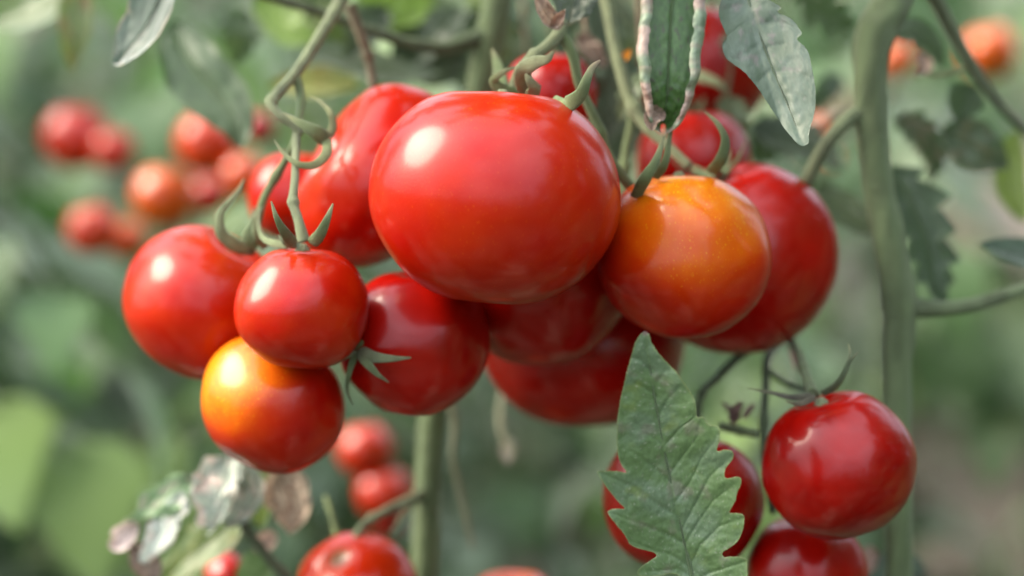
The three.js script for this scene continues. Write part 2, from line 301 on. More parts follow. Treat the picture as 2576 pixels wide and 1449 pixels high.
// ------------------------------------------------------------------ tomatoes
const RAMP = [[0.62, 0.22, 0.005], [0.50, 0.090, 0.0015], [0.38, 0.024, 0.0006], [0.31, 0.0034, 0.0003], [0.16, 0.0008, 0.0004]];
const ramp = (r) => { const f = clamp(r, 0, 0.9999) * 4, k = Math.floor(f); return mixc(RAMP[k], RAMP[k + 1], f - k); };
function tomatoGeo(o) {
  const { R, k = 0.88, axis, lobes = 5, lobe = 0.02, dip = 0.16, dipW = 0.34, bot = 0.05, ripe = 0.72, turn = null, turnAmt = 0.45, seg = 96, seedv, far } = o;
  const pos = [], col = [], idx = [], uv = [], n = seg, m = Math.round(seg * 0.62);
  const q = new THREE.Quaternion().setFromUnitVectors(new V3(0, 1, 0), axis);
  for (let i = 0; i <= m; i++) {
    const t = i / m * Math.PI;
    for (let j = 0; j <= n; j++) {
      const a = j / n * Math.PI * 2;
      const dirL = new V3(Math.sin(t) * Math.cos(a), Math.cos(t), Math.sin(t) * Math.sin(a));
      const topw = 0.35 + 0.65 * smooth(-0.4, 0.9, dirL.y);
      let rho = Math.pow(Math.sin(t), 0.94) * (1 + lobe * topw * (Math.cos(lobes * a + seedv) + 0.4 * Math.cos((lobes - 2) * a + seedv * 2.3)));
      let h = Math.sign(Math.cos(t)) * Math.pow(Math.abs(Math.cos(t)), 1.04) * k;
      h -= dip * Math.exp(-Math.pow(rho / dipW, 2)) * (h > 0 ? 1 : 0) * (1 + 0.5 * lobe * 10 * Math.cos(lobes * a + seedv));
      h += bot * Math.exp(-Math.pow(rho / 0.22, 2)) * (h < 0 ? 1 : 0);
      const w = 1 + (o.warp ?? 0.10) * fbm(dirL.x * 0.9 + seedv, dirL.y * 0.9, dirL.z * 0.9 + seedv, 2);
      const p = new V3(rho * Math.cos(a), h, rho * Math.sin(a)).multiplyScalar(R * w).applyQuaternion(q);
      const d = dirL.clone().applyQuaternion(q);
      pos.push(p.x, p.y, p.z); uv.push(j / n * 2, i / m);
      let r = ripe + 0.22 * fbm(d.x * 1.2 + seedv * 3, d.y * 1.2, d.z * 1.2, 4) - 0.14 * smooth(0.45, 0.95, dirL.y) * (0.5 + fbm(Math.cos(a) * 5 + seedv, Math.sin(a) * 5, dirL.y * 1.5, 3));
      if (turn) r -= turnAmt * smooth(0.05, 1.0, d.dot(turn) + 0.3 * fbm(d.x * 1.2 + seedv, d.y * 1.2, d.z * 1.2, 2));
      const mot = 1 + 0.07 * fbm(d.x * 7 + seedv, d.y * 7, d.z * 7, 3);
      let c = ramp(r);
      const tip = Math.exp(-Math.pow(rho / (o.scar ?? 0.055), 2)) * (h < 0 ? 1 : 0);  // corky blossom scar
      c = mixc(c, [0.16, 0.085, 0.045], clamp(tip * 1.6 * (1 + 0.8 * fbm(d.x * 20, d.y * 20, d.z * 20, 2))));
      far ? col.push(...c) : col.push(c[0] * mot / DOT_R, c[1] * mot / DOT_G, c[2] * mot / DOT_G);
    }
  }
  for (let i = 0; i < m; i++) for (let j = 0; j < n; j++) { const a = i * (n + 1) + j, b = a + 1, c = a + n + 1, d = c + 1; if (i) idx.push(a, b, c); if (i < m - 1) idx.push(b, d, c); }
  const g = geoFrom(pos, idx, col, uv);
  const N = g.attributes.normal;                                  // close the seam's shading
  for (let i = 0; i <= m; i++) { const a = i * (n + 1), b = a + n; const v = new V3().fromBufferAttribute(N, a).add(new V3().fromBufferAttribute(N, b)).normalize(); N.setXYZ(a, v.x, v.y, v.z); N.setXYZ(b, v.x, v.y, v.z); }
  for (const i of [0, m]) { const v = axis.clone().multiplyScalar(i ? -1 : 1); for (let j = 0; j <= n; j++) N.setXYZ(i * (n + 1) + j, v.x, v.y, v.z); }
  return g;
}
let tomatoSeed = 1;
function tomato(label, x, y, d, Rpx, o = {}) {
  const at = W(x, y, d), t = thing('tomato', label, 'tomato', at, o.group);
  const ax = o.axis ?? [0, 1, 0.05];
  const axis = new V3().addScaledVector(RIGHT, ax[0]).addScaledVector(UPV, ax[1]).addScaledVector(FWD, -ax[2]).normalize();
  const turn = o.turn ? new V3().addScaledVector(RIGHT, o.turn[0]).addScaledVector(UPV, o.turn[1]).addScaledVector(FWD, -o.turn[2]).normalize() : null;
  const R = Rpx * pxm(d), k = o.k ?? 0.88; tomatoSeed += 1.37;
  mesh('fruit', tomatoGeo({ ...o, R, k, axis, turn, seedv: o.seedv ?? tomatoSeed }), o.far ? M.farSkin : M.skin, t);
  // calyx: sepals given as curves, or five in a star round the stem end
  if (o.sepals || o.star) {
    const hubAt = at.clone().addScaledVector(axis, R * (k - (o.dip ?? 0.16)) * 0.97);
    const hr = o.hub ?? R * 0.11;
    const hub = mesh('calyx', local(limb([hubAt.clone().addScaledVector(axis, -hr * 0.6), hubAt.clone().addScaledVector(axis, hr * 0.4), hubAt.clone().addScaledVector(axis, hr * 1.2)], [hr * 0.9, hr * 1.1, hr * 0.5], { color: PALE, radial: 10, seg: 8 }), t), M.stem, t);
    for (const s of o.sepals ?? []) {
      const pts = path(s.p.map(([x, y, z]) => [x, y, z + (o.sd ?? 0)])), w = s.w * (o.sw ?? 1.0) / 2 * pxm(s.p[0][2]);
      mesh('sepal', local(limb(pts, [w * 0.95, w, w * 0.8, w * 0.58, w * 0.36, w * 0.12], { flat: s.flat ?? 0.32, hint: s.hint ?? new V3(0.15, 0.25, 1), color: s.c ?? GREEN, tip: s.tip ?? [0.2, 0.21, 0.1], radial: 10, seg: 30, rough: 0.1 }), t), M.stem, hub);
    }
    if (o.star) {
      const e1 = new V3(0.3, 0.1, 1).cross(axis).normalize(), e2 = new V3().crossVectors(axis, e1);
      for (let i = 0; i < 5; i++) {
        const a = i / 5 * Math.PI * 2 + tomatoSeed, L = R * o.star * rr(0.8, 1.15), out = e1.clone().multiplyScalar(Math.cos(a)).addScaledVector(e2, Math.sin(a));
        const pts = [0, 0.3, 0.65, 1].map((u) => hubAt.clone().addScaledVector(axis, hr * 0.5 + L * (0.28 * u + (i % 2 ? 0.45 : 0.12) * u * u)).addScaledVector(out, L * (u - 0.15 * u * u)));
        const w = R * 0.075;
        mesh('sepal', local(limb(pts, [w * 0.8, w, w * 0.7, w * 0.15], { flat: 0.3, hint: axis, color: GREEN, tip: [0.2, 0.21, 0.1], radial: 8, seg: 14 }), t), M.stem, hub);
      }
    }
  }
  return t;
}
const S = (p, w, c, extra) => ({ p, w, c, ...extra });
tomato('largest tomato, wide and glossy red, in sharp focus at the centre of the cluster', 1246, 488, 22, 318, {
  sw: 1.25, warp: 0.05, axis: [0.07, 0.99, 0.02], k: 0.895, dip: 0.12, dipW: 0.42, lobes: 4, lobe: 0.012, ripe: 0.68, seg: 160, hub: 0.0028,
  sepals: [S([[1345, 236, 40], [1318, 205, 32], [1318, 175, 26], [1350, 156, 22], [1378, 148, 20], [1392, 130, 20]], 44, PALE), S([[1300, 240, 44], [1262, 226, 40], [1242, 204, 38], [1262, 184, 36], [1300, 168, 36]], 30, GREEN),
    S([[1262, 236, 60], [1258, 190, 66], [1248, 150, 70], [1238, 122, 72]], 34, GREEN), S([[1390, 256, 22], [1430, 262, 8], [1462, 236, 2], [1476, 200, 0], [1490, 170, 2], [1510, 152, 4]], 34, GREEN, { tip: TAN }), S([[1338, 240, 30], [1342, 220, 26], [1330, 200, 24], [1322, 185, 24]], 30, PALE)] });
tomato('orange tomato still ripening, just beside the largest tomato', 1722, 640, 50, 222, {
  axis: [-0.08, 1, 0.10], k: 0.96, dip: 0.08, lobe: 0.012, ripe: 0.72, turn: [0.18, 0.66, 0.72], turnAmt: 0.54, seg: 128, hub: 0.0024,
  sepals: [S([[1600, 494, 34], [1622, 450, 24], [1648, 410, 22], [1662, 372, 24], [1668, 344, 26]], 34, GREEN), S([[1648, 446, 34], [1672, 410, 28], [1682, 360, 28], [1692, 316, 30]], 26, GREEN), S([[1790, 432, 44], [1815, 398, 34], [1824, 352, 32], [1806, 312, 34], [1772, 280, 38]], 32, GREEN)] });
tomato('red tomato half hidden behind the orange one, with a pink sheen on its shoulder', 1852, 648, 108, 252, { axis: [-0.25, 0.9, 0.25], k: 0.97, dip: 0.17, dipW: 0.3, lobes: 5, lobe: 0.02, ripe: 0.82, star: 0.5 });
tomato('lobed red tomato with a deep crease, behind the upper edge of the largest tomato', 946, 446, 92, 246, { axis: [-0.80, 0.52, 0.22], k: 0.76, dip: 0.42, dipW: 0.40, lobes: 4, lobe: 0.05, ripe: 0.69, seg: 128,
  sepals: [S([[822, 352, 44], [790, 330, 40], [752, 308, 40], [712, 284, 42]], 40, GREEN), S([[822, 350, 44], [820, 388, 38], [786, 416, 34], [748, 412, 32], [712, 384, 34], [690, 352, 36]], 26, [0.16, 0.20, 0.08]), S([[826, 346, 50], [838, 318, 50], [832, 286, 50], [806, 256, 54], [778, 244, 60]], 22, [0.17, 0.19, 0.08])] });
tomato('pale pink shining tomato peeping out behind the thin truss stems', 742, 490, 150, 120, { axis: [0.1, 1, 0], k: 0.98, ripe: 0.68 });
tomato('large red tomato at the outer end of the cluster, with curling sepals', 512, 762, 92, 206, { sd: 6, axis: [0.48, 0.80, 0.22], k: 0.93, dip: 0.15, lobe: 0.015, ripe: 0.66, seg: 128, hub: 0.003,
  sepals: [S([[640, 628, 62], [592, 616, 54], [556, 586, 50], [552, 540, 50], [578, 506, 52], [602, 476, 54], [614, 450, 56]], 34, [0.15, 0.19, 0.085]), S([[650, 620, 60], [622, 598, 58], [636, 560, 60], [640, 520, 64]], 30, GREEN), S([[668, 622, 56], [648, 590, 50], [644, 552, 50], [662, 520, 54]], 24, [0.14, 0.18, 0.075])] });
tomato('small round red tomato in front of the outer cluster, green sepal spikes on top', 760, 774, 33, 171, { sd: 10, axis: [0.02, 0.98, 0.10], k: 0.93, dip: 0.10, lobes: 6, lobe: 0.012, ripe: 0.68, seg: 128, hub: 0.0026,
  sepals: [S([[786, 612, 14], [806, 586, 4], [824, 548, 0], [838, 512, 0]], 34, GREEN), S([[738, 612, 12], [716, 584, 4], [696, 548, 0], [682, 506, 0]], 30, GREEN), S([[745, 616, 20], [716, 610, 14], [700, 590, 14]], 20, PALE), S([[722, 616, 22], [690, 612, 26], [660, 596, 34], [650, 560, 40], [654, 520, 46]], 22, [0.14, 0.18, 0.075])] });
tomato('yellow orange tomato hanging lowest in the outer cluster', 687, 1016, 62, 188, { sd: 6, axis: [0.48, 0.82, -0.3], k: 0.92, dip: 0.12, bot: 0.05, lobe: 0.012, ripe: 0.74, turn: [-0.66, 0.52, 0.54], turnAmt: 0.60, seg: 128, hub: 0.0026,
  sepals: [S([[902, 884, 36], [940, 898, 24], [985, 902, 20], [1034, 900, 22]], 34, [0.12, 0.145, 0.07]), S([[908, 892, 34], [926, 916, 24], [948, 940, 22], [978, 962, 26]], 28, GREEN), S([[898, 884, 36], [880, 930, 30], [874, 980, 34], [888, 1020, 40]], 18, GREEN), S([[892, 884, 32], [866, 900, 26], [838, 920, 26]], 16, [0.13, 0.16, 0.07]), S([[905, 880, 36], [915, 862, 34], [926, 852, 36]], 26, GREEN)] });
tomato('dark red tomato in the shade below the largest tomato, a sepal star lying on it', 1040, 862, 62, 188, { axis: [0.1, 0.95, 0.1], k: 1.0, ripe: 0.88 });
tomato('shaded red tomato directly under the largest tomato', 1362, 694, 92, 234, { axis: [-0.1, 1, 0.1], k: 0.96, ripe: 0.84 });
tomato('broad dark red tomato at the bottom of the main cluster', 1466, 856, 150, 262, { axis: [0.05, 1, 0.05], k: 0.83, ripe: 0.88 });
tomato('small red tomato glimpsed behind the sepals of the largest tomato', 1385, 236, 130, 118, { axis: [0, 1, 0.1], k: 0.96, ripe: 0.82 });
tomato('red tomato behind the curled leaf, above the orange tomato', 1742, 408, 165, 144, { axis: [0, 1, 0.1], k: 0.98, ripe: 0.84, star: 0.4 });
tomato('deep red tomato half covered by the grey green leaf at the top', 1772, 186, 215, 172, { axis: [-0.35, 0.55, -0.5], k: 0.9, lobes: 4, lobe: 0.04, ripe: 0.88,
  sepals: [S([[1700, 190, 170], [1760, 192, 150], [1812, 214, 145], [1842, 268, 150]], 36, PALE)] });
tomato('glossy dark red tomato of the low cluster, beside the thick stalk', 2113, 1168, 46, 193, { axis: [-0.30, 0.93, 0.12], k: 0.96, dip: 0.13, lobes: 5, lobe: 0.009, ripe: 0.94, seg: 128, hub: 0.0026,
  sepals: [S([[2070, 990, 44], [2106, 966, 36], [2126, 930, 34], [2138, 890, 36], [2134, 864, 38]], 20, DARK), S([[2118, 950, 36], [2136, 912, 34], [2160, 884, 34]], 12, DARK), S([[2040, 996, 46], [1990, 1000, 44], [1940, 988, 46], [1880, 976, 50]], 18, [0.09, 0.09, 0.06]), S([[2050, 1000, 40], [2010, 1016, 36], [1975, 1010, 36]], 18, [0.10, 0.09, 0.055])] });
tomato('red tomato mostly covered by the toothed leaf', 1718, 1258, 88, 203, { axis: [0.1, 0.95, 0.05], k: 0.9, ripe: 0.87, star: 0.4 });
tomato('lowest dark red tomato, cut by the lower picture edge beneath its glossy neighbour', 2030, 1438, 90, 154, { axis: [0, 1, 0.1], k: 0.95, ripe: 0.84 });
const scarred = tomato('orange red tomato with a brown blossom scar, beside the stalk at the lower edge', 896, 1490, 130, 156, { axis: [0.26, -0.66, -0.62], k: 0.92, bot: 0.08, scar: 0.15, lobe: 0.02, ripe: 0.60, seg: 128 });
tomato('orange tomato top barely showing at the lower edge', 1290, 1536, 170, 124, { axis: [0, 1, 0.1], k: 0.88, ripe: 0.5 });

// ------------------------------------------------------------------ leaves of the foreground
{
  const poly = [[350, 130], [372, 150], [385, 190], [425, 250], [480, 310], [520, 350], [555, 400], [590, 450], [615, 500], [625, 545], [632, 592], [662, 590], [690, 630], [735, 640], [752, 665], [750, 715], [738, 775], [775, 768], [815, 773], [827, 795], [815, 830], [795, 850], [778, 885], [780, 918], [815, 920], [850, 913], [868, 930], [862, 965], [845, 1000], [838, 1040], [818, 1075], [806, 1105], [840, 1110], [880, 1120], [883, 1160], [870, 1220], [840, 1270], [800, 1300], [765, 1325], [775, 1345], [820, 1343], [860, 1346], [892, 1358], [899, 1410], [897, 1460], [880, 1520], [820, 1560], [740, 1580], [690, 1610], [640, 1680], [606, 1690], [585, 1620], [565, 1530], [560, 1480], [520, 1442], [440, 1446], [380, 1456], [308, 1442], [318, 1410], [370, 1370], [410, 1338], [400, 1325], [330, 1305], [270, 1280], [240, 1230], [200, 1180], [160, 1130], [146, 1105], [160, 1092], [200, 1085], [238, 1085], [215, 1060], [180, 1020], [140, 970], [100, 910], [92, 885], [110, 880], [160, 882], [210, 885], [248, 890], [225, 855], [205, 810], [196, 740], [196, 660], [203, 580], [215, 500], [235, 420], [250, 350], [270, 280], [290, 210], [310, 165], [335, 138]].map(Z7);
  const rib = [[352, 138], [365, 250], [395, 450], [430, 650], [470, 860], [510, 1040], [545, 1200], [575, 1330], [600, 1449], [606, 1690]].map(Z7);
  const veins = [[[375, 330], [330, 290], [285, 270]], [[400, 470], [340, 430], [275, 400]], [[392, 440], [440, 370], [470, 320]], [[418, 590], [470, 500], [540, 420]], [[440, 735], [350, 680], [270, 600]], [[450, 750], [540, 650], [625, 590]], [[485, 940], [400, 870], [300, 790], [225, 755]], [[480, 900], [560, 790], [640, 690]], [[512, 1050], [600, 930], [650, 820], [745, 690]], [[530, 1130], [410, 1060], [270, 960], [110, 890]], [[545, 1200], [620, 1060], [700, 910], [822, 795]], [[562, 1280], [640, 1150], [720, 1040], [860, 930]], [[560, 1270], [430, 1210], [330, 1170], [155, 1105]], [[590, 1400], [650, 1280], [750, 1180], [880, 1135]], [[590, 1400], [500, 1340], [400, 1310], [270, 1260]], [[602, 1490], [700, 1430], [890, 1370]], [[600, 1450], [520, 1410], [320, 1430]]].map((v) => v.map(Z7));
  const paint = (x, y, f, s) => {
    let c = [0.088, 0.155, 0.055];
    c = mixc(c, [0.105, 0.165, 0.09], 0.8 * smooth(-0.1, 0.2, fbm(x / 120, y / 120, 4, 3)));      // greyer, hairy patches
    c = mixc(c, [0.17, 0.155, 0.12], 0.45 * smooth(0.14, 0.34, fbm(x / 75, y / 75, 21, 4)));        // drying patches
    c = mixc(c, [0.15, 0.21, 0.045], 0.5 * smooth(0.16, 0.34, fbm(x / 85, y / 85, 33, 3)));       // yellowing patches
    c = mixc(c, [0.10, 0.165, 0.06], Math.exp(-f.dr * f.dr / 9) * 0.6);
    c = mixc(c, [0.045, 0.085, 0.045], Math.exp(-f.dv * f.dv / 3.5) * 0.4);
    if (noise.noise(x / 2.3, y / 2.3, 8) > 0.52) c = mixc(c, [0.3, 0.33, 0.25], 0.5);               // hairs and dust specks
    c = mixc(c, [0.17, 0.22, 0.085], 0.75 * (1 - smooth(1.5, 4.5, f.de)));                         // pale margin
    const tipd = Math.hypot(x - poly[0][0], y - poly[0][1]); c = mixc(c, [0.2, 0.14, 0.12], 1 - smooth(6, 13, tipd));
    const q = 1 + 0.5 * fbm(x / 6, y / 6, 2, 2); c = c.map((v) => v * q);
    return s ? c.map((v) => v * 1.25) : c;
  };
  const { geo } = outlineLeaf(poly, rib, veins, (x, y) => -26 + 12 * ((y - 835) / 600) + 5 * Math.sin((y - 850) / 260) - 9 * Math.pow(Math.abs((x - 1640 - (y - 840) * 0.17) / 180), 1.4), { paint, edge: 4.2, relief: 0.38 });
  const leaf = mesh('leaf', local(geo, plantA), M.thickLeaf, plantA, 'toothed green leaf standing upright in sharp focus before the low tomatoes');
  const ribPts = rib.map(([x, y]) => W(x, y, -26 + 12 * ((y - 835) / 600) + 5 * Math.sin((y - 850) / 260) - 9 * Math.pow(Math.abs((x - 1640 - (y - 840) * 0.17) / 180), 1.4) + 0.55));
  mesh('midrib', local(limb(ribPts, [0.0001, 0.0002, 0.00026, 0.00032, 0.0004, 0.0005, 0.0006, 0.0007, 0.0008, 0.0012], { color: [0.085, 0.14, 0.055], radial: 8, seg: 70 }), plantA), M.stem, leaf);
  stemPart(plantA, 'petiole', [[1744, 1568, -12], [1760, 1640, -6], [1850, 1760, 30], [2050, 1850, 80], [2262, 1900, 110]], [14, 18, 24, 30, 36]);
}
{
  const poly = [[1300, -60], [1262, 20], [1255, 100], [1295, 200], [1302, 235], [1276, 262], [1290, 340], [1330, 380], [1400, 430], [1480, 520], [1560, 640], [1640, 760], [1720, 860], [1760, 885], [1795, 870], [1802, 800], [1835, 680], [1840, 540], [1820, 420], [1790, 300], [1728, 236], [1757, 205], [1740, 170], [1690, 110], [1612, 72], [1632, 45], [1560, 0], [1520, -60], [1480, -160], [1400, -200]].map(Z3);
  const rib = [[1400, -200], [1430, -20], [1500, 200], [1590, 440], [1690, 680], [1765, 880]].map(Z3);
  const veins = [[[1440, 0], [1350, 40], [1265, 60]], [[1440, 20], [1540, 30], [1620, 45]], [[1470, 120], [1380, 160], [1300, 220]], [[1480, 150], [1620, 130], [1740, 180]], [[1520, 260], [1420, 320], [1340, 370]], [[1530, 290], [1650, 270], [1780, 310]], [[1580, 420], [1520, 470], [1480, 510]], [[1590, 440], [1700, 430], [1820, 470]], [[1640, 560], [1730, 570], [1835, 620]]].map((v) => v.map(Z3));
  const paint = (x, y, f, s) => {
    let c = [0.068, 0.105, 0.062];
    c = mixc(c, [0.085, 0.125, 0.085], smooth(-0.1, 0.2, fbm(x / 90, y / 90, 14, 3)));
    const band = Math.exp(-Math.pow((f.dr - 30) / 40, 2)) * (1 - smooth(150, 230, y));
    c = mixc(c, [0.14, 0.13, 0.115], 0.75 * clamp(band) * smooth(0.10, 0.26, fbm(x / 32, y / 32, 5, 4)));
    if (fbm(x / 12, y / 12, 6, 2) > 0.36) c = mixc(c, [0.16, 0.16, 0.13], 0.5);
    c = mixc(c, [0.05, 0.085, 0.05], Math.exp(-f.dv * f.dv / 6) * 0.5 + Math.exp(-f.dr * f.dr / 8) * 0.4);
    const q = 1 + 0.45 * fbm(x / 7, y / 7, 2, 2); return c.map((v) => v * q * (s ? 1.2 : 1));
  };
  const dep = (x, y) => 2 + 22 * (1 - y / 365) - 4 * Math.abs(x - 1925 - (y - 180) * 0.3) / 80;
  const { geo } = outlineLeaf(poly, rib, veins, dep, { paint, edge: 6, relief: 0.35 });
  const leaf = mesh('leaf', local(geo, plantA), M.thickLeaf, plantA, 'grey green hanging leaf with pale dry streaks, beside the deep red tomato');
  mesh('midrib', local(limb(rib.map(([x, y]) => W(x, y, dep(x, y) + 0.3)), [0.0007, 0.0005, 0.0004, 0.0003, 0.0002, 0.0001], { color: [0.075, 0.115, 0.065], radial: 8 }), plantA), M.stem, leaf);
  stemPart(plantA, 'petiole', [[1804, -80, 60], [1850, -180, 70], [2000, -260, 85], [2280, -300, 108]], [16, 20, 24, 30]);
}
// a blade along a midrib given in picture units
function blade(parent, list, wpx, opt = {}, label, mat = M.leaf) {
  const pts = path(list), w = wpx * pxm(list[0][2]);
  const leaf = mesh('leaf', local(bladeGeo(pts, w, opt), parent), mat, parent, label);
  const rib = pts.map((p) => p.clone().addScaledVector(opt.hint ? opt.hint.clone().normalize() : new V3(0, 0.29, 0.96), 0.0002));
  mesh('midrib', local(limb(rib, [w * 0.05, w * 0.035, w * 0.015], { color: (opt.color ?? [0.07, 0.12, 0.05]).map((v) => v * 1.4), radial: 6, seg: 24 }), parent), M.stem, leaf);
  return leaf;
}
// curled leaf, margins rolled towards the viewer, brown and dry
{
  const pts = path([[1702, -80, 40], [1690, 20, 34], [1684, 110, 30], [1680, 200, 28], [1676, 260, 30], [1668, 312, 34]]);
  const curve = new THREE.CatmullRomCurve3(pts), nu = 110, nv = 28, pos = [], col = [], idx = [], uv = [], hint = new V3(0, 0.15, 1);
  const wpx = 82 * pxm(30);
  for (let i = 0; i <= nu; i++) {
    const u = i / nu, c = curve.getPoint(u), tan = curve.getTangent(u), side = new V3().crossVectors(tan, hint).normalize(), nor = new V3().crossVectors(side, tan).normalize();
    for (let j = -nv; j <= nv; j++) {
      const v = j / nv, a = Math.abs(v), sgn = Math.sign(v) || 1;
      const hw = wpx * (0.92 + 0.1 * Math.sin(u * 5)) * Math.pow(clamp(1.02 - Math.pow(u, 5)), 0.6) * (1 + 0.16 * fbm(u * 5, sgn, 2, 2));
      const roll = clamp((a - 0.56) / 0.44), th = roll * (3.9 + 1.2 * fbm(u * 6, sgn * 3, 1, 3)), rad = 0.24 + 0.07 * fbm(u * 5, sgn * 2, 7, 2);
      let x = Math.min(a, 0.6) / 0.6 * 0.78, z = 0.10 * a * a;
      x += rad * Math.sin(th) * 0.9 * (roll > 0 ? 1 : 0); z += rad * (1 - Math.cos(th)) * 1.15;
      z += 0.05 * fbm(u * 9, v * 4, 4, 3) + 0.22 * roll * fbm(u * 11, sgn * 5 + a * 2, 8, 3) - 0.03 * Math.exp(-a * a * 150) + 0.007 * Math.sin((u * 10 - a * 1.9) * 6.283) * (1 - roll);
      x += 0.14 * roll * fbm(u * 13, sgn * 9, 3, 3);
      const p = c.clone().addScaledVector(side, sgn * x * hw).addScaledVector(nor, z * wpx);
      pos.push(p.x, p.y, p.z); uv.push(v, u);
      let cc = mixc([0.03, 0.085, 0.012], [0.05, 0.115, 0.022], smooth(-0.15, 0.2, fbm(u * 9, v * 5, 3, 3)));
      if (fbm(u * 14, v * 8, 11, 3) > 0.22) cc = mixc(cc, [0.04, 0.03, 0.02], 0.7);
      const back = mixc([0.15, 0.205, 0.125], [0.26, 0.195, 0.155], smooth(-0.10, 0.10, fbm(u * 6 + 3, sgn * 4, 6, 3) + (u > 0.55 ? 0.10 : -0.02) + (sgn > 0 ? 0.03 : -0.03)));
      cc = mixc(cc, back, smooth(0.70, 0.78, a));
      const q = 1 + 0.8 * fbm(u * 40, v * 14, 2, 3); col.push(cc[0] * q, cc[1] * q, cc[2] * q);
    }
  }
  const m = 2 * nv + 1; for (let i = 0; i < nu; i++) for (let j = 0; j < m - 1; j++) { const a = i * m + j, b = a + 1, c = a + m, d = c + 1; idx.push(a, b, c, b, d, c); }
  const leaf = mesh('leaf', local(geoFrom(pos, idx, col, uv), plantB), M.thickLeaf, plantB, 'dark green leaf with rolled brown dry margins hanging above the orange tomato');
  mesh('midrib', local(limb(pts.map((p) => p.clone().add(new V3(0, 0, 0.0003))), [0.0006, 0.0005, 0.0004, 0.0003, 0.0002, 0.0001], { color: [0.06, 0.12, 0.03], radial: 6 }), plantB), M.stem, leaf);
  blade(plantB, [[1660, 285, 30], [1640, 300, 26], [1638, 330, 26]], 30, { curl: 1.2, color: [0.24, 0.17, 0.12], wave: 0.3 }, 'shrivelled brown tip of the rolled leaf', M.dry);
  stemPart(plantB, 'petiole', [[1702, -78, 40], [1680, -160, 60], [1500, -260, 110], [1255, -300, 168]], [14, 18, 24, 30]);
}
// dry flower remnant and leaves at the head of the centre truss
blade(plantB, [[1400, 62, 40], [1378, 40, 36], [1362, 10, 34], [1352, -40, 36]], 34, { curl: 1.5, color: [0.32, 0.245, 0.18], wave: 0.35, blotch: [0.2, 0.12, 0.08], blotchAmt: 0.6 }, 'pale brown withered bract', M.dry);
blade(plantB, [[1392, 66, 36], [1412, 40, 30], [1424, 22, 28]], 18, { curl: 1.4, color: [0.30, 0.22, 0.16], wave: 0.3 }, 'pale brown withered bract', M.dry);
blade(plantB, [[1470, -60, 60], [1440, 10, 52], [1425, 70, 48]], 58, { cup: 0.3, color: [0.055, 0.085, 0.045], wave: 0.25 }, 'dark leaf stub at the head of the truss');
// thin stems and small leaves tangled above and behind the cluster
for (let i = 0; i < 16; i++) {
  const x = 1290 + i * 42 + rr(-30, 30), d = rr(120, 260), y0 = rr(-120, -20), len = rr(180, 420), sw = rr(-90, 90);
  stemPart(plantB, 'leaf_stalk', [[x, y0, d], [x + sw * 0.3, y0 + len * 0.35, d - 8], [x + sw * 0.9, y0 + len * 0.7, d - 12], [x + sw, y0 + len, d]], [rr(10, 20), rr(9, 15), 9, 5], { color: i % 4 === 0 ? [0.22, 0.15, 0.09] : i % 2 ? GREEN : DARK, seg: 16, radial: 7 });
  const a = rr(-1, 1), L = rr(70, 150), bx = x + sw * 0.9, by = y0 + len * 0.7;
  blade(plantB, [[bx, by, d - 12], [bx + a * L * 0.4, by + L * 0.45, d - 16], [bx + a * L * 0.7, by + L, d - 10]], rr(26, 52), { hint: new V3(rr(-0.4, 0.4), 0.45, 0.85), teeth: 0.3, nteeth: 4, nu: 24, nv: 5, color: [[0.06, 0.115, 0.035], [0.05, 0.09, 0.04], [0.10, 0.15, 0.06]][i % 3] });
}
for (let i = 0; i < 12; i++) {
  const x = 640 + i * 52 + rr(-20, 20), d = rr(190, 300), y0 = rr(-60, 60), L = rr(90, 170), a = rr(-1, 1);
  blade(plantB, [[x, y0, d], [x + a * L * 0.5, y0 + L * 0.4, d - 8], [x + a * L, y0 + L, d]], rr(36, 64), { hint: new V3(rr(-0.4, 0.4), 0.5, 0.8), teeth: 0.25, nteeth: 5, nu: 24, nv: 5, color: [[0.05, 0.10, 0.03], [0.07, 0.13, 0.03], [0.04, 0.075, 0.03], [0.11, 0.18, 0.03]][i % 4] });
}
for (let i = 0; i < 4; i++) {
  const x = 1990 + i * 58 + rr(-25, 25), d = rr(200, 320), y0 = rr(-40, 520), L = rr(90, 160), a = rr(-1, 1);
  blade(plantA, [[x, y0, d], [x + a * L * 0.5, y0 + L * 0.4, d - 8], [x + a * L, y0 + L, d]], rr(30, 58), { hint: new V3(rr(-0.4, 0.4), 0.5, 0.8), teeth: 0.25, nteeth: 5, nu: 24, nv: 5, color: [[0.05, 0.10, 0.03], [0.08, 0.14, 0.05], [0.045, 0.085, 0.035]][i % 3] });
}
// leaves in the upper corners
const UPH = new V3(0.1, 0.8, 0.6);
blade(plantB, [[430, -90, 60], [405, -20, 62], [362, 70, 66], [318, 130, 70], [294, 162, 74]], 78, { hint: new V3(-0.35, 0.62, 0.72), cup: 0.2, color: [0.075, 0.12, 0.085], margin: [[0.28, 0.26, 0.18], 0.9] }, 'pointed blue grey leaf with a shiny face hanging from above');
blade(plantB, [[430, 60, 190], [480, 160, 180], [545, 240, 175], [590, 310, 170], [606, 378, 168]], 80, { hint: new V3(0.25, 0.05, 0.95), cup: 0.2, color: [0.045, 0.10, 0.03] }, 'dark green drooping leaf in soft focus');
blade(plantB, [[200, -60, 200], [196, 20, 200], [186, 100, 200], [182, 180, 205]], 46, { cup: 0.2, color: [0.10, 0.155, 0.035], blotch: [0.16, 0.07, 0.02], blotchAmt: 0.8, vein: 1.3 }, 'yellow green leaf with brown spots');
blade(plantB, [[230, -40, 240], [130, 20, 240], [40, 55, 245], [-60, 70, 250]], 52, { hint: new V3(-0.1, 0.8, 0.6), color: [0.10, 0.16, 0.05] }, 'light green leaf in the upper corner');
